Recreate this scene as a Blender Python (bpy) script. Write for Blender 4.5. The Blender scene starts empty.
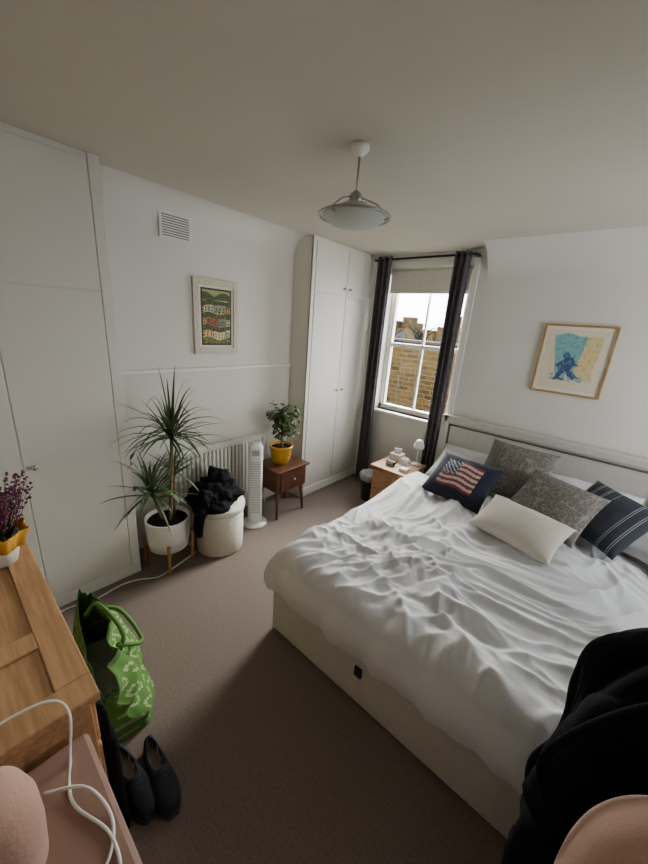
import bpy, bmesh, math, random
from mathutils import Vector, Matrix, noise, Euler
random.seed(7)
S=bpy.context.scene
COL=S.collection
# ---------------------------------------------------------------- materials
def lin(c): return tuple(((x/255)/12.92 if x/255<=.04045 else ((x/255+.055)/1.055)**2.4) for x in c)
def mat(name,rgb,rough=.6,metal=0,rgb2=None,nscale=8,bump=0,bscale=60,emit=0,sheen=0,trans=0,stretch=None,detail=4,contrast=None):
    m=bpy.data.materials.new(name); m.use_nodes=True
    nt=m.node_tree; b=nt.nodes['Principled BSDF']
    c=(*lin(rgb),1); b.inputs['Base Color'].default_value=c
    b.inputs['Roughness'].default_value=rough; b.inputs['Metallic'].default_value=metal
    if rough>=.85: b.inputs['Specular IOR Level'].default_value=.15
    if sheen: b.inputs['Sheen Weight'].default_value=sheen
    if trans: b.inputs['Transmission Weight'].default_value=trans
    tc=nt.nodes.new('ShaderNodeTexCoord'); mp=nt.nodes.new('ShaderNodeMapping')
    nt.links.new(tc.outputs['Object'],mp.inputs['Vector'])
    if stretch: mp.inputs['Scale'].default_value=stretch
    if rgb2:
        n=nt.nodes.new('ShaderNodeTexNoise'); n.inputs['Scale'].default_value=nscale; n.inputs['Detail'].default_value=detail
        nt.links.new(mp.outputs['Vector'],n.inputs['Vector'])
        r=nt.nodes.new('ShaderNodeValToRGB'); lo,hi=contrast or (.35,.65)
        r.color_ramp.elements[0].position=lo; r.color_ramp.elements[1].position=hi
        r.color_ramp.elements[0].color=c; r.color_ramp.elements[1].color=(*lin(rgb2),1)
        nt.links.new(n.outputs['Fac'],r.inputs['Fac']); nt.links.new(r.outputs['Color'],b.inputs['Base Color'])
    if bump:
        n2=nt.nodes.new('ShaderNodeTexNoise'); n2.inputs['Scale'].default_value=bscale; n2.inputs['Detail'].default_value=3
        nt.links.new(mp.outputs['Vector'],n2.inputs['Vector'])
        bp=nt.nodes.new('ShaderNodeBump'); bp.inputs['Strength'].default_value=bump; bp.inputs['Distance'].default_value=.01
        nt.links.new(n2.outputs['Fac'],bp.inputs['Height']); nt.links.new(bp.outputs['Normal'],b.inputs['Normal'])
    return m
def vcmat(name,rough=.8,sheen=0):
    m=bpy.data.materials.new(name); m.use_nodes=True; nt=m.node_tree; b=nt.nodes['Principled BSDF']
    a=nt.nodes.new('ShaderNodeVertexColor'); a.layer_name='Col'
    nt.links.new(a.outputs['Color'],b.inputs['Base Color']); b.inputs['Roughness'].default_value=rough
    return m
M=dict(
 wall=mat('wall_paint',(217,214,205),.85,rgb2=(212,209,200),nscale=2,bump=.05,bscale=90),
 ceil=mat('ceiling_paint',(202,196,182),.9,rgb2=(197,191,177),nscale=1.5,bump=.05,bscale=60),
 cup=mat('wardrobe_paint',(214,210,199),.55),
 gap=mat('door_gap',(120,112,100),.9),
 trim=mat('trim_paint',(226,223,214),.45),
 carpet=mat('carpet',(134,121,111),1,rgb2=(122,109,100),nscale=90,bump=.5,bscale=300,detail=6),
 oak=mat('oak',(186,146,104),.45,rgb2=(162,122,84),nscale=5,stretch=(1.2,14,14),bump=.08,bscale=20),
 oakx=mat('oak_end',(164,118,74),.5),
 pine=mat('pine',(172,130,88),.5,rgb2=(150,110,70),nscale=6,stretch=(2,2,14)),
 walnut=mat('dark_walnut',(92,52,32),.4,rgb2=(64,34,20),nscale=5,stretch=(10,1.5,10)),
 metal=mat('brushed_metal',(170,165,155),.35,1),
 chrome=mat('chrome',(200,198,190),.2,1),
 dark=mat('dark_metal',(40,36,34),.4,.6),
 curtain=mat('curtain_fabric',(92,85,88),.9,rgb2=(78,72,76),nscale=20,sheen=.2,bump=.2,bscale=300),
 bedf=mat('bed_upholstery',(192,187,177),.7,rgb2=(186,181,171),nscale=30,bump=.15,bscale=250),
 bedline=mat('bed_piping',(90,84,76),.5),
 duvet=mat('duvet_cotton',(212,212,212),1,rgb2=(207,207,208),nscale=3,bump=.2,bscale=38),
 sheet=mat('sheet_cotton',(206,206,206),.9,bump=.2,bscale=40),
 navy=mat('navy_fabric',(30,34,52),.9,bump=.2,bscale=200),
 black=mat('black_fabric',(14,14,18),.9,rgb2=(8,8,11),nscale=12,bump=.3,bscale=60),
 blackp=mat('black_rubber',(18,18,20),.5),
 cream=mat('cream_fabric',(214,208,196),.8,rgb2=(206,200,188),nscale=40,bump=.1,bscale=150),
 whitec=mat('white_ceramic',(228,226,220),.3),
 whitep=mat('white_plastic',(225,224,220),.4),
 greyp=mat('grey_plastic',(150,150,150),.5),
 yellow=mat('yellow_glaze',(186,140,36),.35,rgb2=(170,124,28),nscale=6),
 terr=mat('soil',(48,36,26),1,bump=.6,bscale=60),
 bark=mat('bark',(120,98,70),.9,rgb2=(90,72,50),nscale=30),
 leaf=mat('dracaena_leaf',(48,72,36),.5,rgb2=(76,96,48),nscale=14),
 leaf2=mat('ficus_leaf',(46,70,30),.5,rgb2=(74,96,42),nscale=20),
 heath=mat('heather_flower',(120,52,84),.8,rgb2=(88,40,62),nscale=30),
 ylw=mat('yellow_cloth',(196,142,36),.8),
 pink=mat('rose_leatherette',(150,118,103),.55,rgb2=(142,110,96),nscale=6,bump=.05),
 plush=mat('rose_velvet',(186,148,130),.8,rgb2=(174,136,118),nscale=6,sheen=.2,bump=.15,bscale=150),
 shoe=mat('shoe_canvas',(30,32,40),.8,bump=.3,bscale=200), sole=mat('shoe_sole',(60,60,64),.6),
 insole=mat('insole',(150,142,134),.8),
 slate=mat('roof_lead',(22,23,25),.7,rgb2=(16,17,18),nscale=3),
 tree=mat('tree_twigs',(12,12,8),1), outw=mat('outside_render',(44,44,42),.9),
 binm=mat('bin_plastic',(40,52,46),.5),
 frosted=mat('frosted_glass',(214,220,212),.35,trans=.35),
 framec=mat('cream_frame',(206,197,178),.6,rgb2=(186,176,152),nscale=60), framew=mat('gilt_wood_frame',(184,146,88),.4,.25,rgb2=(164,126,72),nscale=10),
 matb=mat('mount_board',(226,222,210),.9),
 gr=mat('green_strap',(70,112,40),.7),
 vc=vcmat('printed_art'), vcf=vcmat('printed_fabric',.9),
)
# brick
def brick(k=1.0,nm='stock_brick'):
    m=bpy.data.materials.new(nm); m.use_nodes=True; nt=m.node_tree; b=nt.nodes['Principled BSDF']
    tc=nt.nodes.new('ShaderNodeTexCoord'); sx=nt.nodes.new('ShaderNodeSeparateXYZ'); cx=nt.nodes.new('ShaderNodeCombineXYZ')
    ad=nt.nodes.new('ShaderNodeMath'); ad.operation='ADD'
    nt.links.new(tc.outputs['Object'],sx.inputs[0]); nt.links.new(sx.outputs['X'],ad.inputs[0]); nt.links.new(sx.outputs['Y'],ad.inputs[1])
    nt.links.new(ad.outputs[0],cx.inputs['X']); nt.links.new(sx.outputs['Z'],cx.inputs['Y'])
    t=nt.nodes.new('ShaderNodeTexBrick'); t.inputs['Scale'].default_value=1
    t.inputs['Brick Width'].default_value=.25; t.inputs['Row Height'].default_value=.095; t.inputs['Mortar Size'].default_value=.011; t.inputs['Bias'].default_value=-.1
    t.inputs['Color1'].default_value=(.050*k,.0290*k,.0072*k,1); t.inputs['Color2'].default_value=(.020*k,.0115*k,.004*k,1); t.inputs['Mortar'].default_value=(.046*k,.040*k,.026*k,1)
    nt.links.new(cx.outputs[0],t.inputs['Vector']); nt.links.new(t.outputs['Color'],b.inputs['Base Color']); b.inputs['Roughness'].default_value=.95
    b.inputs['Specular IOR Level'].default_value=.0
    return m
M['brick']=brick()
for k in ('slate','outw','tree'): M[k].node_tree.nodes['Principled BSDF'].inputs['Specular IOR Level'].default_value=.05
def glassmat():
    m=bpy.data.materials.new('window_glass'); m.use_nodes=True; nt=m.node_tree; nt.nodes.remove(nt.nodes['Principled BSDF'])
    o=nt.nodes['Material Output']; t=nt.nodes.new('ShaderNodeBsdfTransparent'); g=nt.nodes.new('ShaderNodeBsdfGlossy'); g.inputs['Roughness'].default_value=.03
    x=nt.nodes.new('ShaderNodeMixShader'); x.inputs[0].default_value=.04
    nt.links.new(t.outputs[0],x.inputs[1]); nt.links.new(g.outputs[0],x.inputs[2]); nt.links.new(x.outputs[0],o.inputs['Surface']); return m
M['glass']=glassmat()
# ---------------------------------------------------------------- helpers
def empty(name,loc=(0,0,0),rz=0):
    e=bpy.data.objects.new(name,None); COL.objects.link(e); e.location=loc; e.rotation_euler=(0,0,rz); e.empty_display_size=.1; return e
def fin(bm,name,m,parent=None,smooth=False,loc=None,rot=None):
    me=bpy.data.meshes.new(name); bmesh.ops.recalc_face_normals(bm,faces=bm.faces); bm.to_mesh(me); bm.free()
    ms=m if isinstance(m,(list,tuple)) else [m]
    for k in ms: me.materials.append(M[k])
    if smooth:
        for p in me.polygons: p.use_smooth=True
    o=bpy.data.objects.new(name,me); COL.objects.link(o)
    if parent: o.parent=parent
    if loc: o.location=loc
    if rot: o.rotation_euler=rot
    return o
def addbox(bm,a,b,bev=0,mi=0,mtx=None):
    a=Vector(a);b=Vector(b); c=(a+b)/2; d=b-a
    r=bmesh.ops.create_cube(bm,size=1,matrix=Matrix.Translation(c)@Matrix.Diagonal((abs(d.x),abs(d.y),abs(d.z),1)))
    vs=r['verts']
    fs=set(f for v in vs for f in v.link_faces)
    if bev:
        es=list(set(e for v in vs for e in v.link_edges))
        rr=bmesh.ops.bevel(bm,geom=es,offset=bev,segments=2,affect='EDGES',profile=.5)
        fs=set(rr['faces'])|set(f for f in fs if f.is_valid); vs=list(set(v for f in fs for v in f.verts))
    for f in fs: f.material_index=mi
    if mtx: bmesh.ops.transform(bm,matrix=mtx,verts=vs)
def box(name,a,b,m,parent=None,bev=.004,loc=None,rot=None):
    bm=bmesh.new(); addbox(bm,a,b,bev); return fin(bm,name,m,parent,loc=loc,rot=rot)
def boxes(name,lst,m,parent=None,bev=0):
    bm=bmesh.new()
    for t in lst: addbox(bm,t[0],t[1],t[3] if len(t)>3 else bev,t[2] if len(t)>2 else 0)
    return fin(bm,name,m,parent)
def lathe(name,prof,m,parent=None,seg=48,loc=None,rot=None,rfun=None,smooth=True):
    bm=bmesh.new(); rings=[]
    for r,z in prof:
        ring=[]
        for i in range(seg):
            a=2*math.pi*i/seg; rr=r*(rfun(a,z) if rfun else 1)
            ring.append(bm.verts.new((rr*math.cos(a),rr*math.sin(a),z)))
        rings.append(ring)
    for j in range(len(rings)-1):
        for i in range(seg):
            bm.faces.new((rings[j][i],rings[j][(i+1)%seg],rings[j+1][(i+1)%seg],rings[j+1][i]))
    if prof[0][0]>0: bm.faces.new(rings[0][::-1])
    if prof[-1][0]>0: bm.faces.new(rings[-1])
    bmesh.ops.remove_doubles(bm,verts=bm.verts,dist=1e-5)
    o=fin(bm,name,m,parent,smooth=smooth,loc=loc,rot=rot)
    return o
def addtube(bm,pts,rads,seg=8,mi=0):
    pts=[Vector(p) for p in pts]
    if not isinstance(rads,(list,tuple)): rads=[rads]*len(pts)
    rings=[]
    up=Vector((0,0,1))
    for i,p in enumerate(pts):
        t=(pts[min(i+1,len(pts)-1)]-pts[max(i-1,0)]).normalized()
        s=t.cross(up)
        if s.length<.05: s=t.cross(Vector((1,0,0)))
        s.normalize(); n=s.cross(t)
        rings.append([bm.verts.new(p+(s*math.cos(2*math.pi*k/seg)+n*math.sin(2*math.pi*k/seg))*rads[i]) for k in range(seg)])
    for j in range(len(rings)-1):
        for k in range(seg):
            f=bm.faces.new((rings[j][k],rings[j][(k+1)%seg],rings[j+1][(k+1)%seg],rings[j+1][k])); f.material_index=mi
    for r in (rings[0],rings[-1]):
        f=bm.faces.new(r); f.material_index=mi
def catmull(pts,n=8):
    P=[Vector(p) for p in pts]; P=[2*P[0]-P[1]]+P+[2*P[-1]-P[-2]]; out=[]
    for i in range(1,len(P)-2):
        for k in range(n):
            t=k/n; a,b,c,d=P[i-1:i+3]
            out.append(.5*((2*b)+(c-a)*t+(2*a-5*b+4*c-d)*t*t+(-a+3*b-3*c+d)*t**3))
    out.append(P[-2]); return out
def tube(name,pts,r,m,parent=None,seg=8,smoothp=True):
    bm=bmesh.new(); addtube(bm,catmull(pts) if smoothp else pts,r,seg); return fin(bm,name,m,parent,smooth=True)
def artplane(name,w,h,nx,ny,fn,parent,mtx,m='vc'):
    bm=bmesh.new(); cl=bm.loops.layers.color.new('Col'); vs=[[bm.verts.new(mtx@Vector((w*(i/nx-.5),h*(j/ny-.5),0))) for i in range(nx+1)] for j in range(ny+1)]
    for j in range(ny):
        for i in range(nx):
            f=bm.faces.new((vs[j][i],vs[j][i+1],vs[j+1][i+1],vs[j+1][i])); c=fn((i+.5)/nx,(j+.5)/ny)
            c=(*[x/255 for x in c],1)
            for l in f.loops: l[cl]=c
    return fin(bm,name,m,parent)
def cushion(name,w,h,t,loc,rot,m,fn=None,nx=56,ny=40,wr=.006,seed=0):
    """pillow shape; local x=width, y=height, z=thickness"""
    bm=bmesh.new(); cl=bm.loops.layers.color.new('Col')
    sides=[]
    for sg in (1,-1):
        g=[]
        for j in range(ny+1):
            row=[]
            for i in range(nx+1):
                u=2*i/nx-1; v=2*j/ny-1
                e=max(0,(1-abs(u)**2.6))**.55*max(0,(1-abs(v)**2.6))**.55
                pin=1-.07*(1-u*u)*abs(v)**3; pinu=1-.07*(1-v*v)*abs(u)**3
                x=w/2*u*pinu; y=h/2*v*pin
                nz=noise.fractal(Vector((x*7+seed,y*7,sg*3)),1,2,3)*wr*(1 if e>0 else 0)
                z=sg*t/2*e+nz*e**.3
                row.append(bm.verts.new((x,y,z)))
            g.append(row)
        sides.append(g)
    for g,sg in zip(sides,(1,-1)):
        for j in range(ny):
            for i in range(nx):
                q=(g[j][i],g[j][i+1],g[j+1][i+1],g[j+1][i]); f=bm.faces.new(q if sg>0 else q[::-1])
                c=fn((i+.5)/nx,(j+.5)/ny,sg) if fn else (200,200,200)
                c=(*[x/255 for x in c],1)
                for l in f.loops: l[cl]=c
    bmesh.ops.remove_doubles(bm,verts=bm.verts,dist=1e-4)
    me=bpy.data.meshes.new(name); bm.to_mesh(me); bm.free(); me.materials.append(M[m])
    for p in me.polygons: p.use_smooth=True
    o=bpy.data.objects.new(name,me); COL.objects.link(o); o.location=loc; o.rotation_euler=rot
    return o
# ---------------------------------------------------------------- camera
yaw,pit,rol,fpx=.7017,.3029,.0760,344.91
F=Vector((-math.sin(yaw)*math.cos(pit),math.cos(yaw)*math.cos(pit),-math.sin(pit))); R0=Vector((math.cos(yaw),math.sin(yaw),0)); U0=R0.cross(F)
R=R0*math.cos(rol)+U0*math.sin(rol); U=-R0*math.sin(rol)+U0*math.cos(rol)
cd=bpy.data.cameras.new('camera'); cam=bpy.data.objects.new('camera',cd); COL.objects.link(cam)
cam.matrix_world=Matrix(((R.x,U.x,-F.x,2.526),(R.y,U.y,-F.y,-3.3555),(R.z,U.z,-F.z,1.7805),(0,0,0,1)))
cd.sensor_fit='VERTICAL'; cd.sensor_height=24; cd.lens=fpx/864*24; cd.clip_start=.02; cd.clip_end=500
S.camera=cam
# ---------------------------------------------------------------- room
H=2.5; XR=3.8; YB=-3.75
box('floor',(-.2,YB-.2,-.1),(XR+.2,.25,0),'carpet',bev=0)
box('ceiling',(-.2,YB-.2,H),(XR+.2,.25,H+.1),'ceil',bev=0)
box('wall_left',(-.15,YB-.15,0),(0,.25,H),'wall',bev=0)
V0,V1,VZ0,VZ1=-1.25,-.45,.95,2.15   # opening added in the right wall, out of view, to light the room
boxes('wall_right',[((XR,YB-.15,0),(XR+.15,V0,H)),((XR,V1,0),(XR+.15,.25,H)),((XR,V0,0),(XR+.15,V1,VZ0)),((XR,V0,VZ1),(XR+.15,V1,H))],'wall')
box('wall_front',(0,YB-.15,0),(XR,YB,H),'wall',bev=0)
WX0,WX1,WZ0,WZ1=.42,1.275,.9,2.38
boxes('wall_back',[((0,0,0),(WX0,.25,H)),((WX1,0,0),(XR,.25,H)),((WX0,0,0),(WX1,.25,WZ0)),((WX0,0,WZ1),(WX1,.25,H))],'wall')
def cove(name,axis,a,b,r,z=H):
    bm=bmesh.new(); n=14; prof=[(r-r*math.cos(t*math.pi/2/n),z-r+r*math.sin(t*math.pi/2/n)) for t in range(n+1)]
    ends=[]
    for s in (a,b):
        ends.append([bm.verts.new((s,-d,zz) if axis=='x' else (d,s,zz)) for d,zz in prof])
    k=len(prof)
    for i in range(k-1): bm.faces.new((ends[0][i],ends[0][i+1],ends[1][i+1],ends[1][i]))
    o=fin(bm,name,'wall',None,True)
    bm=bmesh.new()
    for s in (a,b):
        bm.faces.new([bm.verts.new((s,-d,zz) if axis=='x' else (d,s,zz)) for d,zz in prof+[(0,z)]])
    c=fin(bm,name+'_ends','wall',o)
    return o
cove('trim_1','x',1.40,XR,.26)
cove('trim_2','y',-2.594,-.969,.16)
box('trim_3',(0,-2.594,1.36),(.022,-.97,1.385),'trim',bev=.003)
box('baseboard_left',(0,-2.594,0),(.015,-.97,.13),'trim')
box('baseboard_back',(.36,-.015,0),(XR,0,.13),'trim')
# vent
g=empty('air_vent')
box('vent_plate',(0,-2.193,2.248),(.014,-1.969,2.411),'trim',g)
vl=[]
for i in range(9):
    z=2.262+i*.0152; vl.append(((.012,-2.175,z),(.016,-1.987,z+.006)))
boxes('vent_louvres',vl,'gap',g)
# ------------- left fitted wardrobe
W1=.271
g=empty('fitted_wardrobe')
YE=-2.594
box('carcass',(0,YB,0),(W1-.006,YE,H),'cup',g,bev=.002)
box('plinth',(W1-.007,YB,0),(W1-.003,YE,.075),'trim',g,0)
box('upper_rail',(W1-.02,YE-.055,0.08),(W1,YE,H),'cup',g,.002)
sz=1.86
for i,(a,b) in enumerate([(-3.11,YE-.060),(-3.60,-3.115)]):
    box('lower_door_%d'%(i+1),(W1-.02,a,.085),(W1,b,sz-.004),'cup',g,.003)
    box('upper_door_%d'%(i+1),(W1-.02,a,sz+.004),(W1,b,H-.03),'cup',g,.003)
box('door_3',(W1-.02,YB+.002,.085),(W1,-3.608,H-.03),'cup',g,.003)
lathe('knob_1',[(.006,0),(.006,.015),(.014,.02),(.015,.028),(.008,.034),(0,.035)],'chrome',g,20,(W1,-3.07,.94),(0,math.pi/2,0))
# ------------- window side wardrobe
W2=.236
g=empty('fitted_wardrobe')
box('carcass',(0,-.969,0),(W2-.006,-.002,H),'cup',g,bev=.002)
box('plinth',(W2-.02,-.969,0),(W2+.012,-.002,.09),'trim',g)
box('side_stile',(W2-.02,-.969,.09),(W2,-.93,H-.0),'cup',g,.002)
ss=-.47
for i,(a,b) in enumerate([(-.924,ss-.003),(ss+.003,-.01)]):
    box('lower_door_%d'%(i+1),(W2-.02,a,.1),(W2+.002,b,2.05),'cup',g,.003)
    box('upper_door_%d'%(i+1),(W2-.02,a,2.058),(W2+.002,b,H-.035),'cup',g,.003)
for i,(y,z) in enumerate([(ss-.045,1.12),(ss+.045,1.12),(ss-.045,2.12),(ss+.045,2.12)]):
    lathe('knob_%d'%(i+1),[(.005,0),(.005,.014),(.012,.018),(.013,.026),(0,.032)],'metal',g,16,(W2,y,z),(0,math.pi/2,0))
# ------------- window
g=empty('window_1')
fy0,fy1=.09,.15
L=[]
fw=.034
L+=[((WX0,fy0,WZ0),(WX0+fw,fy1,WZ1)),((WX1-fw,fy0,WZ0),(WX1,fy1,WZ1)),((WX0,fy0,WZ1-fw),(WX1,fy1,WZ1)),((WX0,fy0,WZ0),(WX1,fy1,WZ0+.05))]
mr=1.62
L+=[((WX0,fy0+.005,mr-.020),(WX1,fy1+.01,mr+.020))]
xm=(WX0+WX1)/2
L+=[((xm-.010,fy0+.02,WZ0),(xm+.010,fy1-.01,WZ1))]
for z0,z1 in ((WZ0+.05,mr-.022),(mr+.022,WZ1-fw)):
    L+=[((WX0+fw,fy0+.012,z0),(WX0+fw+.024,fy1-.01,z1)),((WX1-fw-.024,fy0+.012,z0),(WX1-fw,fy1-.01,z1))]
boxes('sash_frame',L,'trim',g,.002)
box('pane',(WX0+.02,.118,WZ0+.02),(WX1-.02,.121,WZ1-.02),'glass',g,0)
boxes('architrave',[((WX0-.055,-.018,WZ0-.02),(WX0,.0,WZ1+.05)),((WX1,-.018,WZ0-.02),(WX1+.055,0,WZ1+.05)),((WX0,-.018,WZ1),(WX1,0,WZ1+.05))],'trim',g,.003)
box('window_sill',(WX0-.07,-.05,WZ0-.03),(WX1+.07,.09,WZ0),'trim',g,.006)
boxes('outer_sill',[((WX0-.05,.15,WZ0-.05),(WX1+.05,.33,WZ0-.0))],'outw',g)
g=empty('added_fill_window')  # added off-frame window, put in only to let in fill daylight
L=[((XR+.05,V0,VZ0),(XR+.1,V0+.05,VZ1)),((XR+.05,V1-.05,VZ0),(XR+.1,V1,VZ1)),((XR+.05,V0+.05,VZ1-.05),(XR+.1,V1-.05,VZ1)),((XR+.05,V0+.05,VZ0),(XR+.1,V1-.05,VZ0+.05)),((XR+.06,V0+.05,1.58),(XR+.09,V1-.05,1.62))]
boxes('sash_frame',L,'trim',g,.002)
box('window_sill',(XR-.04,V0-.05,VZ0-.03),(XR+.05,V1+.05,VZ0),'trim',g,.006)
g=empty('roller_blind')
tb=tube('blind_roll',[(WX0+.01,.05,2.34),(WX1-.01,.05,2.34)],.03,'cream',g,14,False)
box('blind_fabric',(WX0+.015,.02,2.15),(WX1-.015,.023,2.345),'cream',g,.001)
box('blind_bar',(WX0+.015,.015,2.135),(WX1-.015,.029,2.155),'trim',g,.003)
# curtains
def curtain(name,x0,x1,z0,z1,ph,folds,amp,pinch):
    bm=bmesh.new(); nx,nz=110,46; g=[]
    for j in range(nz+1):
        t=j/nz; z=z0+(z1-z0)*t; row=[]
        k=1-pinch*math.sin(math.pi*min(1,t*1.0))*.6
        xc=(x0+x1)/2
        for i in range(nx+1):
            s=i/nx; x=xc+(s-.5)*(x1-x0)*k
            a=amp*(.75+.25*noise.noise(Vector((s*3,t*2,ph))))
            y=-.105+a*math.sin(s*folds*2*math.pi+ph+.7*noise.noise(Vector((s*2,t*1.5,ph+4))))
            x+=.006*math.sin(s*folds*4*math.pi+ph)
            row.append(bm.verts.new((x,y,z)))
        g.append(row)
    for j in range(nz):
        for i in range(nx): bm.faces.new((g[j][i],g[j][i+1],g[j+1][i+1],g[j+1][i]))
    o=fin(bm,name,'curtain',None,True); md=o.modifiers.new('s','SOLIDIFY'); md.thickness=.004
    return o
curtain('curtain',.32,.495,.02,2.47,.4,3,.036,.1)
curtain('curtain',1.12,1.265,.02,2.47,1.2,3,.036,.1)
g=empty('curtain_pole')
tube('pole',[(.31,-.105,2.44),(1.32,-.105,2.44)],.010,'dark',g,12,False)
for i,x in enumerate((.30,1.31)):
    box('bracket_%d'%(i+1),(x-.01,-.115,2.43),(x+.01,-.0,2.45),'dark',g,.002)
# ------------- radiator
g=empty('radiator')
ry0,ry1=-2.235,-1.35
box('panel',(.045,ry0,.16),(.075,ry1,.73),'trim',g,.008)
rb=[]
n=22
for i in range(n):
    y=ry0+.03+(ry1-ry0-.06)*(i+.5)/n; rb.append(((.07,y-.013,.19),(.1,y+.013,.70),0,.008))
boxes('ribs',rb,'trim',g)
boxes('grille',[((.03,ry0,.728),(.105,ry1,.742)),((.03,ry0,.16),(.1,ry0+.012,.742)),((.03,ry1-.012,.16),(.1,ry1,.742)),((0.001,ry0+.1,.25),(.05,ry0+.13,.6)),((0.001,ry1-.13,.25),(.05,ry1-.1,.6))],'trim',g,.002)
tube('pipe',[(.06,ry1-.01,.19),(.06,ry1+.04,.19),(.06,ry1+.045,.1),(.06,ry1+.045,0)],.009,'trim',g,8)
lathe('valve',[(.016,0),(.02,.01),(.02,.05),(.014,.06),(0,.06)],'whitep',g,16,(.06,ry1+.045,.19))
# ------------- pictures
g=empty('framed_print')
y0,y1,z0,z1=-1.977,-1.588,1.49,2.043
boxes('frame',[((0.001,y0,z0),(.02,y0+.045,z1)),((0.001,y1-.045,z0),(.02,y1,z1)),((0.001,y0+.045,z0),(.02,y1-.045,z0+.05)),((0.001,y0+.045,z1-.05),(.02,y1-.045,z1))],'framec',g,.003)
box('mount',(.001,y0+.04,z0+.04),(.010,y1-.04,z1-.04),'matb',g,0)
def art1(u,v):
    n=noise.noise(Vector((u*9,v*14,2))); n2=noise.noise(Vector((u*24,v*30,7)))
    if u<.05 or u>.95 or v<.035 or v>.97: return (62,62,42)
    if v>.80:
        d=(v-.80)/.17; hill=.3+.5*abs(math.sin(u*5+1))
        if d<hill: return (64,82,52) if n2>0 else (84,98,62)
        return (168,160,116) if n2>-.1 else (148,142,100)
    v2=v+.05*noise.noise(Vector((u*2.5,v*2,9))); u2=u+.05*noise.noise(Vector((u*3,v*5,3)))
    if v2<.13: return (74,90,48) if n2>0 else (140,120,70)
    row=int((v2-.13)*4.6); r=((v2-.13)*4.6)%1; c=(u2*(2.6+.5*(row%2))+row*.45); ci=int(c); c=c%1
    pal=[(196,176,120),(150,96,62),(150,150,116),(214,202,156),(120,128,112),(180,140,84),(176,172,150)]
    base=pal[(ci*3+row*5)%7]
    hgt=.55+.16*((ci*7+row*3)%3)/2; ph=hgt+.22*(1-abs(c-.5)*2)
    if r>ph: return (62,74,46) if n2>-.1 else (100,106,64)
    if r>hgt-.02: return (110,62,42) if (ci+row)%2 else (78,70,58)
    if c<.05: return (50,46,36)
    for wx in (.16,.44,.72):
        if wx<c<wx+.12 and (.12<r<.24 or .34<r<.46): return (48,50,50)
    q=1+.35*n2
    return tuple(min(255,int(t*q)) for t in base)
artplane('print',.265,.42,80,120,art1,g,Matrix(((0,0,1,.0115),(1,0,0,(y0+y1)/2),(0,1,0,(z0+z1)/2-.0),(0,0,0,1))))
g=empty('framed_painting')
x0,x1,z0,z1=1.94,2.409,1.38,1.913
ft=.015
boxes('frame',[((x0,-.025,z0),(x0+ft,-.001,z1)),((x1-ft,-.025,z0),(x1,-.001,z1)),((x0+ft,-.025,z0),(x1-ft,-.001,z0+ft)),((x0+ft,-.025,z1-ft),(x1-ft,-.001,z1))],'framew',g,.003)
box('mount',(x0+.01,-.012,z0+.01),(x1-.01,-.002,z1-.01),'matb',g,0)
def seg(u,v,a,b,w):
    ax,ay=a;bx,by=b; dx,dy=bx-ax,by-ay; t=max(0,min(1,((u-ax)*dx+(v-ay)*dy)/(dx*dx+dy*dy)))
    return math.hypot(u-ax-t*dx,v-ay-t*dy)<w
def art2(u,v):
    n=noise.noise(Vector((u*5,v*5,5)))*.05; n2=noise.noise(Vector((u*20,v*20,1))); n3=noise.noise(Vector((u*11,v*11,8)))*.03
    mb=(216,208,180)
    if not(.14<u+n<.88 and .13<v+n<.91): return mb
    blue=(58,78,112) if n2>-.15 else (86,116,140)
    us,vs=u+n3,v+n3
    if ((us-.40)/.06)**2+((vs-.58)/.055)**2<1: return blue
    if ((us-.42-.25*(vs-.42))/.12)**2+((vs-.42)/.14)**2<1: return blue
    for a,b,w in [((.40,.36),(.30,.20),.038),((.46,.34),(.58,.22),.038),((.36,.48),(.26,.40),.022),((.50,.48),(.58,.42),.022),((.30,.19),(.42,.19),.016),((.56,.20),(.66,.22),.016)]:
        if seg(us,vs,a,b,w): return blue
    if .20<u<.74 and v<.26+n and v>.15: return (138,160,164) if n2>-.05 else (200,200,182)
    if u+n>.60+.18*(v-.5) and v>.18: return (210,190,140) if n2>-.25 else (198,172,116)
    if v>.26 and u<.70 and u>.12+.22*(.9-v): return (128,172,172) if n2>-.1 else (106,158,164)
    return (212,202,168)
artplane('painting',.40,.46,80,92,art2,g,Matrix(((1,0,0,(x0+x1)/2),(0,0,-1,-.0135),(0,1,0,(z0+z1)/2),(0,0,0,1))))
# ------------- pendant lamp
px,py=1.46,-2.0
g=empty('pendant_lamp',(px,py,0))
lathe('ceiling_rose',[(.038,H),(.038,H-.02),(.016,H-.04),(.006,H-.045)],'trim',g)
tube('rod',[(0,0,H-.04),(0,0,2.31)],.005,'metal',g,8,False)
lathe('cap',[(.006,2.335),(.022,2.325),(.03,2.30),(.026,2.285),(0,2.283)],'metal',g)
zr=2.235
lathe('glass_dish',[(.0,zr-.052),(.05,zr-.048),(.10,zr-.03),(.135,zr-.006),(.14,zr+.002),(.135,zr+.001),(.098,zr-.024),(.05,zr-.042),(0,zr-.046)],'frosted',g)
lathe('upper_dish',[(.02,zr+.055),(.06,zr+.045),(.10,zr+.022),(.105,zr+.018),(.1,zr+.018),(.06,zr+.040),(.02,zr+.05)],'frosted',g)
bm=bmesh.new(); ring=[(.155*math.cos(a*math.pi/24),.155*math.sin(a*math.pi/24),zr) for a in range(49)]
addtube(bm,ring,.0055,8)
for k in range(3):
    a=k*2.094+.5; c,s=math.cos(a),math.sin(a)
    addtube(bm,[(0.02*c,.02*s,2.31),(.09*c,.09*s,zr+.05),(.155*c,.155*s,zr)],.003,6)
    addtube(bm,[(.155*c,.155*s,zr),(.13*c,.13*s,zr-.012)],.004,6)
fin(bm,'frame_ring','metal',g,True)
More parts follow.
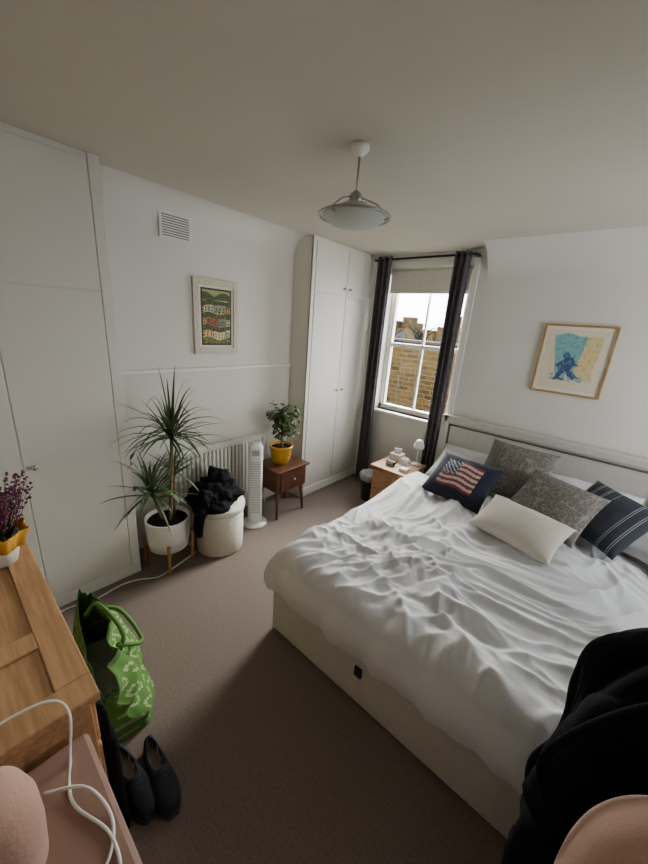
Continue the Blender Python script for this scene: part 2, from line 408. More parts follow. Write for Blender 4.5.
# ------------- bed
BX0,BX1,BY=1.292,2.92,-2.25
g=empty('ottoman_bed')
box('bed_base',(BX0,BY,.012),(BX1,-.1,.295),'bedf',g,.012)
boxes('feet',[((BX0+.05,BY+.05,0),(BX0+.1,BY+.1,.014)),((BX1-.1,BY+.05,0),(BX1-.05,BY+.1,.014)),((BX0+.05,-.2,0),(BX0+.1,-.15,.014)),((BX1-.1,-.2,0),(BX1-.05,-.15,.014))],'blackp',g)
box('pull_tab',(1.90,BY-.010,.185),(1.94,BY+.002,.24),'blackp',g,.002)
box('mattress',(BX0+.03,BY+.04,.295),(BX1-.03,-.12,.50),'sheet',g,.03)
hz=1.03
box('headboard',(BX0-.02,-.095,.02),(BX1+.02,-.02,hz),'bedf',g,.018)
boxes('headboard_border',[((BX0+.0,-.112,hz-.07),(BX1,-.08,hz-.0)),((BX0-.02,-.112,.3),(BX0+.05,-.08,hz)),((BX1-.05,-.112,.3),(BX1+.02,-.08,hz))],'bedf',g,.010)
boxes('headboard_inlay',[((BX0+.06,-.10,hz-.098),(BX1-.06,-.09,hz-.082)),((BX0+.06,-.10,.3),(BX0+.076,-.09,hz-.082))],'bedline',g)
# duvet
def duvet():
    bm=bmesh.new(); X0,X1,Y0,Y1=BX0-.005,BX1+.01,BY-.012,-.62
    nx,ny=300,300; G=[]
    def smin(d,r): 
        return 1 if d>=r else math.sqrt(max(0,1-((r-d)/r)**2))
    def crease(p,f,k):
        return max(0,1-abs(noise.noise(p*f))*k)
    for j in range(ny+1):
        row=[]
        for i in range(nx+1):
            s=-.20+(X1-X0+.40)*i/nx; t=-.20+(Y1-Y0+.20)*j/ny
            x=X0+min(max(s,0),X1-X0); y=Y0+max(t,0)
            dx=min(x-X0,X1-x); dy=y-Y0
            over=max(-s,s-(X1-X0),-t,0)
            e=smin(min(dx,.11)+.0001,.11)*smin(min(dy,.11)+.0001,.11)
            P=Vector((x,y,0))
            wv=Vector((noise.noise(P*1.1+Vector((3,1,0))),noise.noise(P*1.1+Vector((0,7,2))),0))
            wq=Vector((noise.noise(P*3+Vector((1,1,6))),noise.noise(P*3+Vector((5,2,2))),0))
            Q=P+wv*.45+wq*.09
            a1=Vector((Q.x*1.0+Q.y*.5,(Q.y-Q.x*.5)*.42,.3))
            a2=Vector((Q.x*.45+Q.y*.15+7,Q.y-Q.x*.3,2))
            a3=Vector((Q.x*1.1-Q.y*.9,(Q.x+Q.y)*.5,5))
            a4=Vector((Q.x*1.4+Q.y*.6,(Q.y-Q.x)*.6,9))
            m1=max(0,.55+.9*noise.noise(P*1.7+Vector((9,2,4)))); m2=max(0,.55+.9*noise.noise(P*1.6+Vector((1,8,4)))); m3=max(0,.55+.9*noise.noise(P*1.9+Vector((4,4,1)))); m4=max(0,.45+1.1*noise.noise(P*2.3+Vector((2,6,3))))
            hgt=.038*crease(a1,3.4,3.6)**1.4*m1+.035*crease(a2,3.9,3.6)**1.4*m2+.028*crease(a3,5.2,3.2)**1.4*m3+.017*crease(a4,8.5,2.8)**1.3*m4
            hgt+=.040*noise.noise(P*1.9+Vector((0,0,8)))+.018*noise.noise(Q*6)+.006*noise.noise(Q*15)-.010
            z=.50+.085*e+hgt*(.5+.5*e)
            ox=oy=0
            if over>0:
                f=over/.20
                fold=.010*math.sin((x+y)*22+4*wv.x)+.006*math.sin((x+y)*51+wv.y*9)
                z=.50+hgt*.5-over*(1.04+.08*noise.noise(P*3))
                o_=.010*f+fold*f+.02*math.sin(min(1,f)*math.pi)
                if s<0: ox=-o_
                if s>X1-X0: ox=o_
                if t<0: oy=-o_
                z=max(z,.300+.004*math.sin((x-y)*9))
            row.append(bm.verts.new((x+ox,y+oy,z)))
        G.append(row)
    for j in range(ny):
        for i in range(nx): bm.faces.new((G[j][i],G[j][i+1],G[j+1][i+1],G[j+1][i]))
    o=fin(bm,'duvet','duvet',None,True)
    sm=o.modifiers.new('sm','SMOOTH'); sm.iterations=2; sm.factor=.5
    return o
duvet()
# pillows (sleeping)
rx=math.radians
p=cushion('pillow',.68,.45,.17,(1.72,-.36,.66),(rx(28),0,0),'sheet',None,wr=.012)
p=cushion('pillow',.68,.45,.17,(2.50,-.36,.66),(rx(28),0,0),'sheet',None,wr=.012,seed=5)
p=cushion('pillow',.52,.42,.16,(2.99,-.70,.70),(rx(22),0,rx(-22)),'sheet',None,wr=.012,seed=9)
def flag(u,v,sg):
    base=(24,28,46)
    if sg<0: return base
    fu=(u-.2)/.6; fv=(v-.2)/.6
    fv+=.03*math.sin(fu*9)
    if 0<=fu<=1 and 0<=fv<=1:
        if fu<.42 and fv>.46:
            if (int(fu*26)+int(fv*22))%3==0: return (180,180,174)
            return (34,44,78)
        return (118,44,46) if int(fv*11)%2==0 else (176,170,160)
    return base
def grey_pat(seed):
    def f(u,v,sg):
        n=noise.noise(Vector((u*13+seed,v*10,1))); n2=noise.noise(Vector((u*34,v*30,seed)))
        if abs(n)<.07: return (134,127,118)
        return (98,93,88) if n2>-.05 else (114,108,101)
    return f
def stripes(u,v,sg):
    k=(u*7)%1
    if .12<k<.17 or .30<k<.34: return (140,142,146)
    return (44,47,56)
def knit(u,v,sg):
    k=(int(u*70)+int(v*46))%2
    return (206,200,186) if k else (190,184,170)
cushion('flag_cushion',.47,.40,.15,(1.79,-.86,.74),(rx(38),rx(0),rx(-8)),'vcf',flag,nx=100,ny=80)
cushion('patterned_cushion',.48,.46,.16,(2.06,-.50,.80),(rx(50),rx(0),rx(-4)),'vcf',grey_pat(3),nx=90,ny=80)
cushion('patterned_cushion',.46,.42,.15,(2.37,-.80,.76),(rx(36),rx(4),rx(-16)),'vcf',grey_pat(9),nx=90,ny=80)
cushion('white_cushion',.49,.31,.15,(2.26,-1.13,.69),(rx(26),rx(0),rx(-14)),'vcf',knit,nx=90,ny=60)
cushion('striped_cushion',.42,.42,.14,(2.64,-.72,.76),(rx(36),rx(6),rx(-30)),'vcf',stripes,nx=120,ny=60)
# ------------- bedside table (pine)
g=empty('bedside_table')
x0,x1,y0,y1,zt=.86,1.235,-.62,-.20,.50
boxes('carcass',[((x0+.01,y0+.02,.05),(x1-.01,y1,zt-.02)),((x0+.005,y0+.01,0),(x1-.005,y1,.06))],'pine',g,.004)
box('top',(x0-.01,y0-.01,zt-.025),(x1+.01,y1,zt),'pine',g,.006)
for i,(a,b) in enumerate([(.08,.26),(.28,.46)]):
    box('drawer_%d'%(i+1),(x0+.03,y0+.006,a),(x1-.03,y0+.03,b),'pine',g,.005)
    lathe('drawer_knob_%d'%(i+1),[(.008,0),(.008,.012),(.017,.02),(.016,.03),(0,.034)],'oakx',g,16,((x0+x1)/2,y0+.006,(a+b)/2),(math.pi/2,0,0))
g=empty('tissue_box'); box('box',(.90,-.36,zt),(1.02,-.25,zt+.07),'whitep',g,.004)
cushion('tissue',.08,.07,.03,(.96,-.305,zt+.09),(rx(80),0,.3),'sheet').parent=g
g=empty('drinking_mug',(1.10,-.40,zt)); lathe('body',[(.028,0),(.033,.004),(.035,.08),(.031,.08),(.029,.008),(0,.008)],'whitec',g)
tube('handle',[(.034,0,.065),(.056,0,.06),(.056,0,.03),(.033,0,.018)],.005,'whitec',g)
g=empty('alarm_clock',(1.0,-.5,zt)); box('body',(-.045,-.02,0),(.045,.025,.05),'blackp',g,.008); box('face',(-.036,-.023,.008),(.036,-.018,.042),'greyp',g,.001)
g=empty('small_box'); box('box',(1.12,-.56,zt),(1.2,-.48,zt+.03),'cream',g,.004)
# reading lamp
g=empty('bedside_lamp',(1.165,-.28,zt))
lathe('base',[(.05,0),(.05,.012),(.012,.018),(.006,.03)],'whitep',g)
tube('stem',[(0,0,.01),(0,0,.15),(.004,-.005,.22)],.006,'whitep',g)
lathe('shade',[(.052,-.045),(.05,-.02),(.035,.02),(.015,.035),(.0,.036)],'whitep',g,loc=(.004,-.01,.235),rot=(.25,.1,0))
# waste bin
g=empty('waste_bin',(.735,-.42,0))
lathe('bin_body',[(.0,.002),(.075,0),(.095,.28),(.1,.285),(.095,.29),(.07,.02)],'binm',g)
def bagf(a,z): return 1+.07*math.sin(a*9)+.05*math.sin(a*17+z*40)
lathe('bin_liner',[(.098,.23),(.108,.27),(.104,.30),(.09,.31),(.07,.25)],'greyp',g,60,rfun=bagf)
# ------------- small dark side table
g=empty('side_table')
x0,x1,y0,y1,zt=.13,.43,-1.47,-1.07,.50
boxes('body',[((x0,y0+.02,.27),(x1-.01,y1-.02,zt-.02)),((x0-.02,y0,zt-.022),(x1+.02,y1,zt))],'walnut',g,.008)
box('drawer',(x1-.012,y0+.05,.29),(x1+.004,y1-.05,zt-.035),'walnut',g,.006)
lathe('drawer_knob',[(.006,0),(.006,.01),(.013,.017),(0,.026)],'metal',g,16,(x1+.004,(y0+y1)/2,.385),(0,math.pi/2,0))
bm=bmesh.new()
for sx in (0,1):
    for sy in (0,1):
        bx=x0+.035 if sx==0 else x1-.045; by=y0+.05 if sy==0 else y1-.05
        addtube(bm,[(bx,by,.28),(bx+(.02 if sx else -.02),by+(.02 if sy else -.02),0)],[.021,.011],12)
fin(bm,'legs','walnut',g,True)
# potted ficus
g=empty('potted_ficus',(.27,-1.29,.50))
lathe('pot',[(.0,.002),(.07,0),(.092,.06),(.105,.155),(.112,.16),(.112,.178),(.1,.178),(.094,.15),(0,.15)],'yellow',g)
lathe('soil',[(0,.156),(.096,.155)],'terr',g)
def leafquad(bm,p,d,up,l,w,mi=0,bend=.3):
    d=d.normalized(); s=d.cross(up); 
    if s.length<.01: s=Vector((1,0,0))
    s.normalize(); n=s.cross(d)
    pr=[]; K=4
    for k in range(K+1):
        t=k/K; ww=w*math.sin(math.pi*min(.98,(t*.9+.06)))
        c=p+d*l*t+n*(bend*l*t*t)*-1
        pr.append((bm.verts.new(c-s*ww),bm.verts.new(c+n*-.15*ww),bm.verts.new(c+s*ww)))
    for k in range(K):
        for q in (0,1):
            f=bm.faces.new((pr[k][q],pr[k][q+1],pr[k+1][q+1],pr[k+1][q])); f.material_index=mi
bm=bmesh.new()
tr=catmull([(0,0,.15),(.012,.0,.21),(-.008,.01,.27),(.01,.0,.36),(.0,0,.46)],5)
addtube(bm,tr,[.013-.0003*i for i in range(len(tr))],8,1)
for k in range(34):
    a=random.uniform(0,6.28); z0=random.uniform(.26,.48); rr=random.uniform(.05,.16)
    e=Vector((rr*math.cos(a),rr*math.sin(a),z0+random.uniform(.02,.14)))
    addtube(bm,[(0,0,z0-.03),e*.5+Vector((0,0,z0*.5)),e],[.004,.003,.0015],5,1)
    for q in range(18):
        t=random.uniform(.35,1.1); p=Vector((0,0,z0-.03)).lerp(e,t)+Vector([random.gauss(0,.013) for _ in range(3)])
        d=Vector((random.uniform(-1,1)+math.cos(a)*.5,random.uniform(-1,1)+math.sin(a)*.5,random.uniform(-.5,.6)))
        leafquad(bm,p,d,Vector((random.uniform(-.3,.3),random.uniform(-.3,.3),1)),random.uniform(.03,.05),random.uniform(.010,.014))
fin(bm,'foliage',['leaf2','bark'],g,True)
# ------------- tower fan
g=empty('tower_fan',(.31,-1.62,0))
lathe('base',[(.11,0),(.112,.012),(.09,.026),(.05,.034),(.03,.05)],'whitep',g)
def sq(a,z):
    c,s=abs(math.cos(a)),abs(math.sin(a)); return 1/((c**4+s**4)**.25)
lathe('tower',[(.0,.045),(.056,.045),(.062,.06),(.062,.74),(.056,.765),(.0,.772)],'whitep',g,40,rot=(0,0,-.6),rfun=sq)
bm=bmesh.new()
mt=Matrix.Rotation(-.6,4,'Z')
for k in range(30):
    z=.14+k*.0165; addbox(bm,(.0605,-.042,z),(.0645,.042,z+.007),0,0,mt)
fin(bm,'grille_slats','greyp',g)
box('control_panel',(.058,-.03,.68),(.066,.03,.73),'greyp',g,.003,rot=(0,0,-.6))
# ------------- storage stool
g=empty('storage_stool',(.38,-2.02,0))
lathe('body',[(.165,0),(.178,.01),(.182,.15),(.182,.33),(.176,.345),(0,.345)],'cream',g,120,rfun=lambda a,z:1-.008*(abs(math.cos(a*4))**30))
lathe('lid',[(.175,0),(.19,.004),(.194,.045),(.185,.06),(.12,.072),(0,.076)],'cream',g,64,loc=(0,0,.345),rot=(.0,.03,0))
def heap(name,loc,sx,sy,sz,m,seed,amp=.35,parent=None,sub=5,freq=2.2):
    bm=bmesh.new(); bmesh.ops.create_icosphere(bm,subdivisions=sub,radius=1)
    for v in bm.verts:
        p=v.co.copy(); n=noise.fractal(p*freq*.6+Vector((seed,0,0)),1,2,3)*amp+(1-abs(noise.noise(p*freq+Vector((0,seed,0))))*2)**3*amp*.35
        p*=1+n
        if p.z<-.25: p.z=-.25-(-.25-p.z)*.05
        v.co=Vector((p.x*sx,p.y*sy,(p.z+.27)*sz))
    return fin(bm,name,m,parent,True,loc=loc)
g=empty('black_clothes')
heap('garment',(.36,-2.05,.422),.19,.18,.11,'black',3,.40,g)
heap('garment_sleeve',(.42,-2.17,.41),.09,.08,.10,'black',8,.4,g,4)
heap('garment_fold',(.31,-1.99,.425),.12,.12,.16,'black',12,.4,g,4)
bm=bmesh.new()
pts=[(.44,-2.17,.45),(.50,-2.25,.42),(.515,-2.275,.33),(.51,-2.27,.26)]
addtube(bm,catmull(pts),[.05-.001*i for i in range(25)],10)
fin(bm,'hanging_strap','black',g,True)
# ------------- dracaena
g=empty('potted_dracaena',(.31,-2.40,0))
lathe('pot',[(0,.142),(.11,.14),(.132,.155),(.145,.25),(.15,.375),(.15,.385),(.14,.385),(.135,.36),(0,.355)],'whitec',g)
lathe('soil',[(0,.362),(.137,.36)],'terr',g)
bm=bmesh.new()
for k in range(4):
    a=k*math.pi/2-.45; c,s=math.cos(a),math.sin(a)
    addtube(bm,[(.160*c,.160*s,.23),(.155*c,.155*s,.0)],[.012,.010],10)
c,s=math.cos(-.45),math.sin(-.45)
addtube(bm,[(.15*c,.15*s,.125),(-.15*c,-.15*s,.125)],.011,8)
addtube(bm,[(-.15*s,.15*c,.125),(.15*s,-.15*c,.125)],.011,8)
fin(bm,'wooden_stand','oakx',g,True)
def strap(bm,p,az,el,l,w,droop):
    d=Vector((math.cos(az)*math.cos(el),math.sin(az)*math.cos(el),math.sin(el))); s=Vector((-math.sin(az),math.cos(az),0))
    K=9; pr=[]; c=Vector(p); 
    for k in range(K+1):
        t=k/K; ww=w*min(1,.45+t*3)*(1-t**2.2)+.0008
        dd=(d+Vector((0,0,-droop*t*t*2))).normalized()
        if k: c=c+dd*l/K
        n=s.cross(dd)
        pr.append((bm.verts.new(c-s*ww+n*.25*ww),bm.verts.new(c-n*.2*ww),bm.verts.new(c+s*ww+n*.25*ww)))
    for k in range(K):
        for q in (0,1): bm.faces.new((pr[k][q],pr[k][q+1],pr[k+1][q+1],pr[k+1][q]))
bm=bmesh.new()
stems=[([(0.02,0.01,.35),(.03,.02,.55),(.01,.05,.78),(.02,.06,1.03)],(.012),64,.38),
       ([(-.03,-.02,.35),(-.03,-.06,.5),(-.02,-.09,.64)],.010,48,.29),
       ([(-.0,0.05,.35),(-.04,.08,.55),(-.06,.09,.72)],.009,26,.24)]
bs=bmesh.new()
for pts,r,n,l in stems:
    cp=catmull(pts,6); addtube(bs,cp,r,8)
    top=Vector(cp[-1])
    for k in range(n):
        az=random.uniform(0,6.28); el=random.uniform(-.45,1.45); ll=l*random.uniform(.75,1.15)
        if math.cos(az)*ll*math.cos(el)<-.24: ll*=.6
        strap(bm,top+Vector((0,0,random.uniform(-.09,.03))),az,el,ll,random.uniform(.008,.011),random.uniform(.15,.7))
for v in bm.verts:
    if v.co.x<-.29: v.co.x=-.29
    if v.co.y<-.18 and v.co.x<-.02: v.co.x=-.02+ (v.co.x+.02)*.1
fin(bs,'trunks','bark',g,True); fin(bm,'leaves','leaf',g,True)
# ------------- power cable on floor
g=empty('power_cable')
tube('cable',[(.34,-2.20,.006),(.40,-2.42,.006),(.42,-2.54,.006),(.36,-2.64,.006),(.33,-2.75,.006),(.35,-2.9,.006),(.32,-3.05,.006),(.35,-3.2,.006)],.005,'whitep',g)
# ------------- oak chest of drawers (seen from above)
g=empty('oak_chest_of_drawers')
CZ=.75; cx0,cx1,cy0,cy1=.70,1.640,-3.68,-3.195
box('carcass',(cx0+.02,cy0,.06),(cx1-.02,cy1-.02,CZ-.03),'oak',g,.004)
fwid=.085
pl=[((cx0,cy0,CZ-.03),(cx0+fwid,cy1,CZ)),((cx1-fwid,cy0,CZ-.03),(cx1,cy1,CZ)),((cx0+fwid,cy1-fwid,CZ-.03),(cx1-fwid,cy1,CZ)),((cx0+fwid,cy0,CZ-.03),(cx1-fwid,cy0+.05,CZ)),((1.28,cy0,CZ-.03),(1.30+.06,cy1-fwid,CZ)),
    ((cx0+fwid,cy0,CZ-.034),(cx1-fwid,cy1-fwid,CZ-.010))]
boxes('framed_top',pl,'oak',g,.004)
boxes('plinth',[((cx0+.03,cy0,0),(cx1-.03,cy1-.04,.07))],'oak',g)
for i in range(3):
    for j in range(2):
        a=cx0+.04+j*.43; z=.09+i*.21
        box('drawer_%d'%(i*2+j+1),(a,cy1-.022,z),(a+.42,cy1-.006,z+.19),'oak',g,.005)
        lathe('knob_%d'%(i*2+j+1),[(.007,0),(.014,.015),(0,.02)],'oakx',g,12,(a+.215,cy1-.006,z+.095),(-math.pi/2,0,0))
# heather pot
g=empty('potted_heather',(.79,-3.29,CZ))
lathe('pot',[(0,.002),(.05,0),(.066,.07),(.072,.12),(.066,.12),(.06,.10),(0,.10)],'cream',g)
bm=bmesh.new()
for k in range(110):
    a=random.uniform(0,6.28); r=random.uniform(.02,.13); h=random.uniform(.14,.26)
    e=Vector((r*math.cos(a),r*math.sin(a),.10+h)); addtube(bm,[(r*.3*math.cos(a),r*.3*math.sin(a),.10),e],[.002,.001],4,1)
    for q in range(11):
        t=random.uniform(.35,1.05); p=Vector((r*.3*math.cos(a),r*.3*math.sin(a),.10)).lerp(e,t)
        bmesh.ops.create_icosphere(bm,subdivisions=1,radius=random.uniform(.004,.007),matrix=Matrix.Translation(p+Vector([random.gauss(0,.004) for _ in range(3)])))
fin(bm,'flowers',['heath','leaf2'],g,True)
lathe('yellow_wrap',[(.074,.07),(.085,.11),(.10,.14),(.096,.145),(.078,.115),(.07,.07)],'ylw',g,60,rfun=lambda a,z:1+.10*math.sin(a*7)+.05*math.sin(a*13))
# ------------- rose box near the camera + bolster
g=empty('storage_box')
bz=.66
box('box_body',(1.655,-3.66,0),(2.42,-3.245,bz-.05),'pink',g,.012)
box('box_lid',(1.650,-3.665,bz-.055),(2.425,-3.238,bz),'pink',g,.012)
g=empty('velvet_bolster',(1.845,-3.44,bz))
lathe('bolster',[(0,0),(.06,.002),(.078,.03),(.084,.12),(.082,.19),(.07,.235),(.045,.262),(.02,.272),(0,.274)],'plush',g)
g=empty('charging_cable')
cz=bz+.005
tube('cable',[(1.60,-3.50,CZ+.005),(1.56,-3.40,CZ+.005),(1.60,-3.30,CZ+.03),(1.66,-3.27,CZ+.02),(1.70,-3.29,cz),(1.80,-3.31,cz),(1.92,-3.27,cz),(2.02,-3.285,cz),(2.12,-3.38,cz)],.0035,'whitep',g)
tube('cable_loop',[(1.735,-3.35,cz),(1.80,-3.28,cz+.01),(1.90,-3.258,cz),(1.97,-3.30,cz),(1.95,-3.38,cz)],.0035,'whitep',g)
# black bag standing by chest
g=empty('black_laptop_bag')
box('bag_body',(1.42,-3.190,0),(1.60,-3.160,.48),'black',g,.012)
tube('bag_handle',[(1.47,-3.175,.46),(1.49,-3.175,.52),(1.54,-3.175,.53),(1.56,-3.175,.46)],.009,'black',g)
# shoes
def shoe(name,loc,rz):
    e=empty(name,loc,rz)
    def outline(t):
        return .048*(math.sin(math.pi*min(1,max(0,t*.93+.05)))**.45)*(1-.18*math.cos((t-.3)*5))*.98
    bm=bmesh.new(); N=28; Ls=.285
    a=[];b=[]
    for sgn in (1,-1):
        for i in range(N+1):
            t=i/N if sgn>0 else 1-i/N; y=sgn*outline(t)*1.06; x=(t-.5)*Ls
            a.append(bm.verts.new((x,y,0)));b.append(bm.verts.new((x,y,.022)))
    n=len(a)
    for i in range(n): bm.faces.new((a[i],a[(i+1)%n],b[(i+1)%n],b[i]))
    bm.faces.new(a[::-1]); bm.faces.new(b)
    fin(bm,'sole','sole',e)
    bm=bmesh.new(); rows=[]
    Mx=20; N2=40
    for i in range(N2+1):
        t=i/N2; x=(t-.5)*Ls*.985; w=outline(t)
        hgt=.062-.012*math.sin(math.pi*min(1,t*1.4))
        if t>.52: hgt=.058-.026*((t-.52)/.48)**1.3
        if t>.93: hgt*=math.sqrt(max(.05,1-((t-.93)/.07)**2))
        row=[]
        for j in range(Mx+1):
            a=math.pi*j/Mx; c=math.cos(a); yy=-w*c*(.97 if 0<j<Mx else 1); z=.02+hgt*math.sin(a)**.55
            o_=((t-.27)/.23)**2+(c/.62)**2
            if o_<1: z=.02+hgt*max(.0,1-(1-o_)*7) if o_>.86 else .026
            row.append(bm.verts.new((x,yy,max(z,.02))))
        rows.append(row)
    for i in range(N2):
        for j in range(Mx):
            f=bm.faces.new((rows[i][j],rows[i][j+1],rows[i+1][j+1],rows[i+1][j]))
            t=(i+.5)/N2; c=math.cos(math.pi*(j+.5)/Mx); f.material_index=1 if ((t-.27)/.23)**2+(c/.62)**2<.84 else 0
    fin(bm,'upper',['shoe','insole'],e,True)
    # laces
    bm=bmesh.new()
    for k in range(4):
        x=(.56+.055*k-.5)*Ls; z=.080-.006*k
        addtube(bm,[(x,-.022,z-.006),(x+.004,0,z+.002),(x,.022,z-.006)],.0025,6)
    fin(bm,'laces','sole',e,True)
shoe('black_trainer',(1.54,-3.03,0),rx(-6))
shoe('black_trainer',(1.49,-3.108,0),rx(2))
# ------------- green shopping bag
def totebag():
    e=empty('green_shopping_bag',(.99,-3.03,0),rx(-8))
    bm=bmesh.new(); cl=bm.loops.layers.color.new('Col'); nz,na=70,170; rows=[]
    for j in range(nz+1):
        t=j/nz; row=[]
        for i in range(na):
            a=2*math.pi*i/na; c,s=math.cos(a),math.sin(a)
            k=1/((abs(c)**4+abs(s)**4)**.25)
            hx=.31*(1-.10*t); hy=.145*(1-.80*t**1.3)+.004
            x=hx*c*k; y=hy*s*k; z=.38*t
            n=noise.fractal(Vector((x*6,y*6,z*6)),1,2,3); cr=max(0,1-abs(noise.noise(Vector((x*4+z*4,y*4,z*5+3))))*3.5)
            x+=.02*n*(t+.3)+.03*t; y+=(.03*n+.045*cr)*(t*.6+.35)*(1 if s>0 else .2)*(-1 if s<0 else 1)-.04*t; z+= .06*t*noise.noise(Vector((c*3,s*2,4)))-.09*t*(c*.5+.3)
            row.append(bm.verts.new((x,y,max(0,z))))
        rows.append(row)
    for j in range(nz):
        for i in range(na):
            f=bm.faces.new((rows[j][i],rows[j][(i+1)%na],rows[j+1][(i+1)%na],rows[j+1][i]))
            vx=f.calc_center_median(); u=vx.x; v=vx.z
            c=(76,116,46)
            d=math.hypot((u%.06)-.03,(v%.06)-.03)
            if .06<j/nz<.85 and .014<d<.022: c=(140,162,108)
            if j/nz>.93: c=(52,86,34)
            c=(*[q/255 for q in c],1)
            for l in f.loops: l[cl]=c
    f=bm.faces.new(rows[0][::-1])
    o=fin(bm,'bag_shell','vcf',e,True); o.modifiers.new('s','SOLIDIFY').thickness=.003
    tube('handle_1',[(-.12,-.05,.36),(-.10,.0,.42),(.0,.05,.38),(.08,.07,.34),(.10,.05,.28)],.010,'gr',e)
    tube('handle_2',[(-.14,.0,.36),(-.10,.09,.33),(.0,.15,.22),(.07,.13,.24),(.10,.04,.32)],.010,'gr',e)
totebag()
# ------------- chair with coat at right foreground
g=empty('upholstered_chair',(2.83,-2.74,0))
bm=bmesh.new()
for sx in (-1,1):
    for sy in (-1,1): addtube(bm,[(sx*.15,sy*.14,.40),(sx*.17,sy*.16,0)],[.018,.012],10)
fin(bm,'legs','oakx',g,True)
box('seat',(-.19,-.18,.38),(.19,.15,.48),'plush',g,.035)
def chairback():
    bm=bmesh.new(); bmesh.ops.create_icosphere(bm,subdivisions=5,radius=1)
    for v in bm.verts:
        p=v.co; q=Vector([math.copysign(abs(t)**.85,t) for t in p])
        v.co=Vector((q.x*.17,q.y*.10+.03,q.z*.30+.81))
    fin(bm,'backrest','plush',g,True)
chairback()
# coat : hanging cloth with vertical folds
def coat():
    e=empty('black_coat',(3.02,-2.43,0))
    bm=bmesh.new(); na,nz=200,90; rows=[]
    for j in range(nz+1):
        t=j/nz; row=[]
        for i in range(na):
            a=2*math.pi*i/na; c,s=math.cos(a),math.sin(a)
            sh=max(.0,(t-.78)/.22)
            wd=.40*(math.sqrt(max(0,1-sh**2.2)) if sh>0 else 1)*(1-.05*(1-t)); dp=.125*(math.sqrt(max(0,1-sh**2)) if sh>0 else 1)
            k=1/((abs(c)**2.6+abs(s)**2.6)**(1/2.6))
            fo=.030*math.sin(a*9+2.5*noise.noise(Vector((c*1.5,s*1.5,t*1.6)))*3)*(1-.75*t)+.05*noise.noise(Vector((c*2.2,s*2.2,t*3)))+.022*noise.noise(Vector((c*6,s*6,t*7)))
            row.append(bm.verts.new(((wd*(k+fo*2.0)*c),(dp*k+fo*.9*(1 if sh<.9 else .2))*s,.04+1.24*t+.03*noise.noise(Vector((c*2,s*2,1)))*t)))
        rows.append(row)
    for j in range(nz):
        for i in range(na): bm.faces.new((rows[j][i],rows[j][(i+1)%na],rows[j+1][(i+1)%na],rows[j+1][i]))
    bm.faces.new(rows[0][::-1]); bm.faces.new(rows[-1])
    fin(bm,'coat_body','black',e,True)
    bm=bmesh.new()
    sl=catmull([(-.22,-.05,1.14),(-.32,-.08,1.0),(-.36,-.10,.78),(-.365,-.11,.55),(-.35,-.11,.34)],8)
    addtube(bm,sl,.066,20)
    for v in bm.verts: 
        n=noise.noise(v.co*7)*.018+max(0,1-abs(noise.noise(Vector((v.co.x*6,v.co.y*6,v.co.z*10))))*4)*.010
        v.co+=Vector((n,-n,n*.3))
    fin(bm,'coat_sleeve','black',e,True)
    tube('bag_strap',[(-.10,-.12,1.26),(-.27,-.14,1.18),(-.38,-.18,1.04),(-.42,-.19,.88),(-.33,-.22,.80),(-.18,-.21,.9),(-.05,-.18,1.02)],.010,'black',e)
coat()
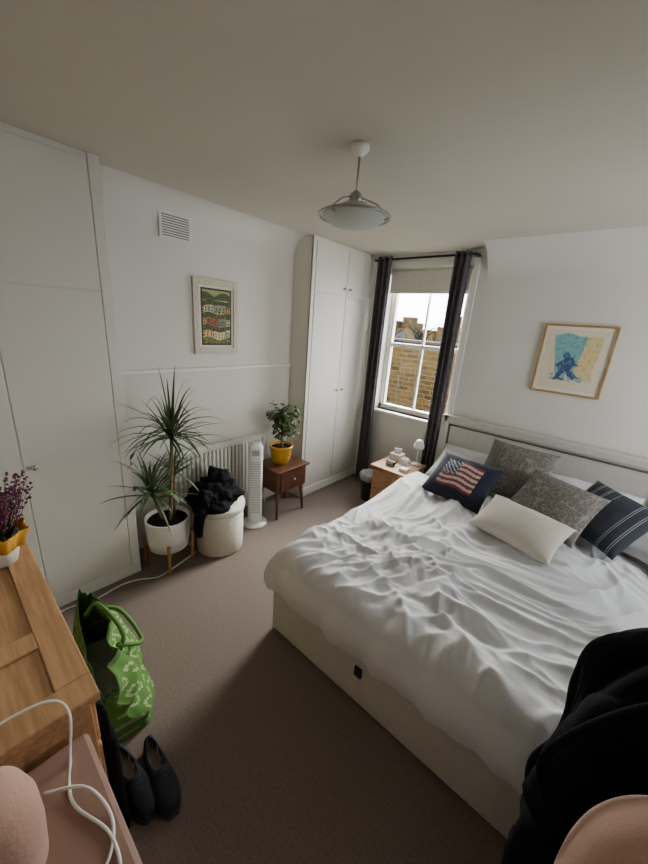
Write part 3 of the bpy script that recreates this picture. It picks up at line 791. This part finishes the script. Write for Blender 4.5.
# ---------------------------------------------------------------- outside
g=empty('brick_parapet'); 
box('wall_run',(-7,3.2,-3),(1.6,3.45,1.56),'brick',g,0)
box('coping',(-7,3.15,1.56),(1.6,3.5,1.60),'outw',g,0)
g=empty('neighbouring_roof'); box('lead_roof',(-8,.6,-.2),(8,3.1,.25),'slate',g,0)
g=empty('terraced_houses')
hl=[]
for i in range(11):
    x=-30+i*3.2; hl.append(((x,19+ (i%2)*.3,-4),(x+3.1,24,1.9+.25*(i%3)))); hl.append(((x+.2,20,1.8),(x+.9,21,2.7+.2*(i%2))))
boxes('houses',hl,'brick',g)
boxes('house_windows',[((-30+i*3.2+a,18.95,.6),(-30+i*3.2+a+.7,19.0,1.6)) for i in range(11) for a in (.5,1.8)],'outw',g)
g=empty('bare_trees')
bm=bmesh.new()
for k in range(7):
    bx=-16+k*2.0+random.random(); by=13+random.random()
    addtube(bm,[(bx,by,-3),(bx,by,1.6)],[.15,.08],6)
    for q in range(46):
        a=random.uniform(0,6.28); r=random.uniform(.3,1.1); z=random.uniform(.6,1.6)
        addtube(bm,[(bx,by,z),(bx+r*.6*math.cos(a),by+r*.5*math.sin(a),z+.4),(bx+r*math.cos(a),by+r*math.sin(a),z+random.uniform(.4,.9))],[.04,.022,.008],4)
fin(bm,'branches','tree',g)
# ---------------------------------------------------------------- world + lights
w=bpy.data.worlds.new('world'); S.world=w; w.use_nodes=True; nt=w.node_tree; bg=nt.nodes['Background']
tc=nt.nodes.new('ShaderNodeTexCoord'); n=nt.nodes.new('ShaderNodeTexNoise'); n.inputs['Scale'].default_value=3.5; n.inputs['Detail'].default_value=6
mp=nt.nodes.new('ShaderNodeMapping'); mp.inputs['Scale'].default_value=(1,1,3)
r=nt.nodes.new('ShaderNodeValToRGB'); r.color_ramp.elements[0].position=.42; r.color_ramp.elements[1].position=.6
r.color_ramp.elements[0].color=(.66,.76,.9,1); r.color_ramp.elements[1].color=(1,.98,.94,1)
nt.links.new(tc.outputs['Generated'],mp.inputs['Vector']); nt.links.new(mp.outputs['Vector'],n.inputs['Vector']); nt.links.new(n.outputs['Fac'],r.inputs['Fac']); nt.links.new(r.outputs['Color'],bg.inputs['Color'])
bg.inputs['Strength'].default_value=10.0
sd=bpy.data.lights.new('hazy_sun','SUN'); sd.energy=30; sd.angle=math.radians(60); sd.color=(1,.97,.91)
so=bpy.data.objects.new('hazy_sun',sd); COL.objects.link(so)
dirv=Vector((.30,-1,-.5)); so.rotation_euler=dirv.to_track_quat('-Z','Y').to_euler()
def portal(name,loc,rot,sx,sy):
    pd=bpy.data.lights.new(name,'AREA'); pd.shape='RECTANGLE'; pd.size=sx; pd.size_y=sy; pd.cycles.is_portal=True
    po=bpy.data.objects.new(name,pd); COL.objects.link(po); po.location=loc; po.rotation_euler=rot
portal('window_portal',((WX0+WX1)/2,.17,(WZ0+WZ1)/2),(math.radians(-90),0,0),WX1-WX0,WZ1-WZ0)
portal('window_portal',(XR+.12,(V0+V1)/2,(VZ0+VZ1)/2),(0,math.radians(90),0),VZ1-VZ0,V1-V0)  # portal for the added fill opening
S.view_settings.view_transform='AgX'; S.view_settings.exposure=.72
try: S.view_settings.look='AgX - Base Contrast'
except Exception: pass
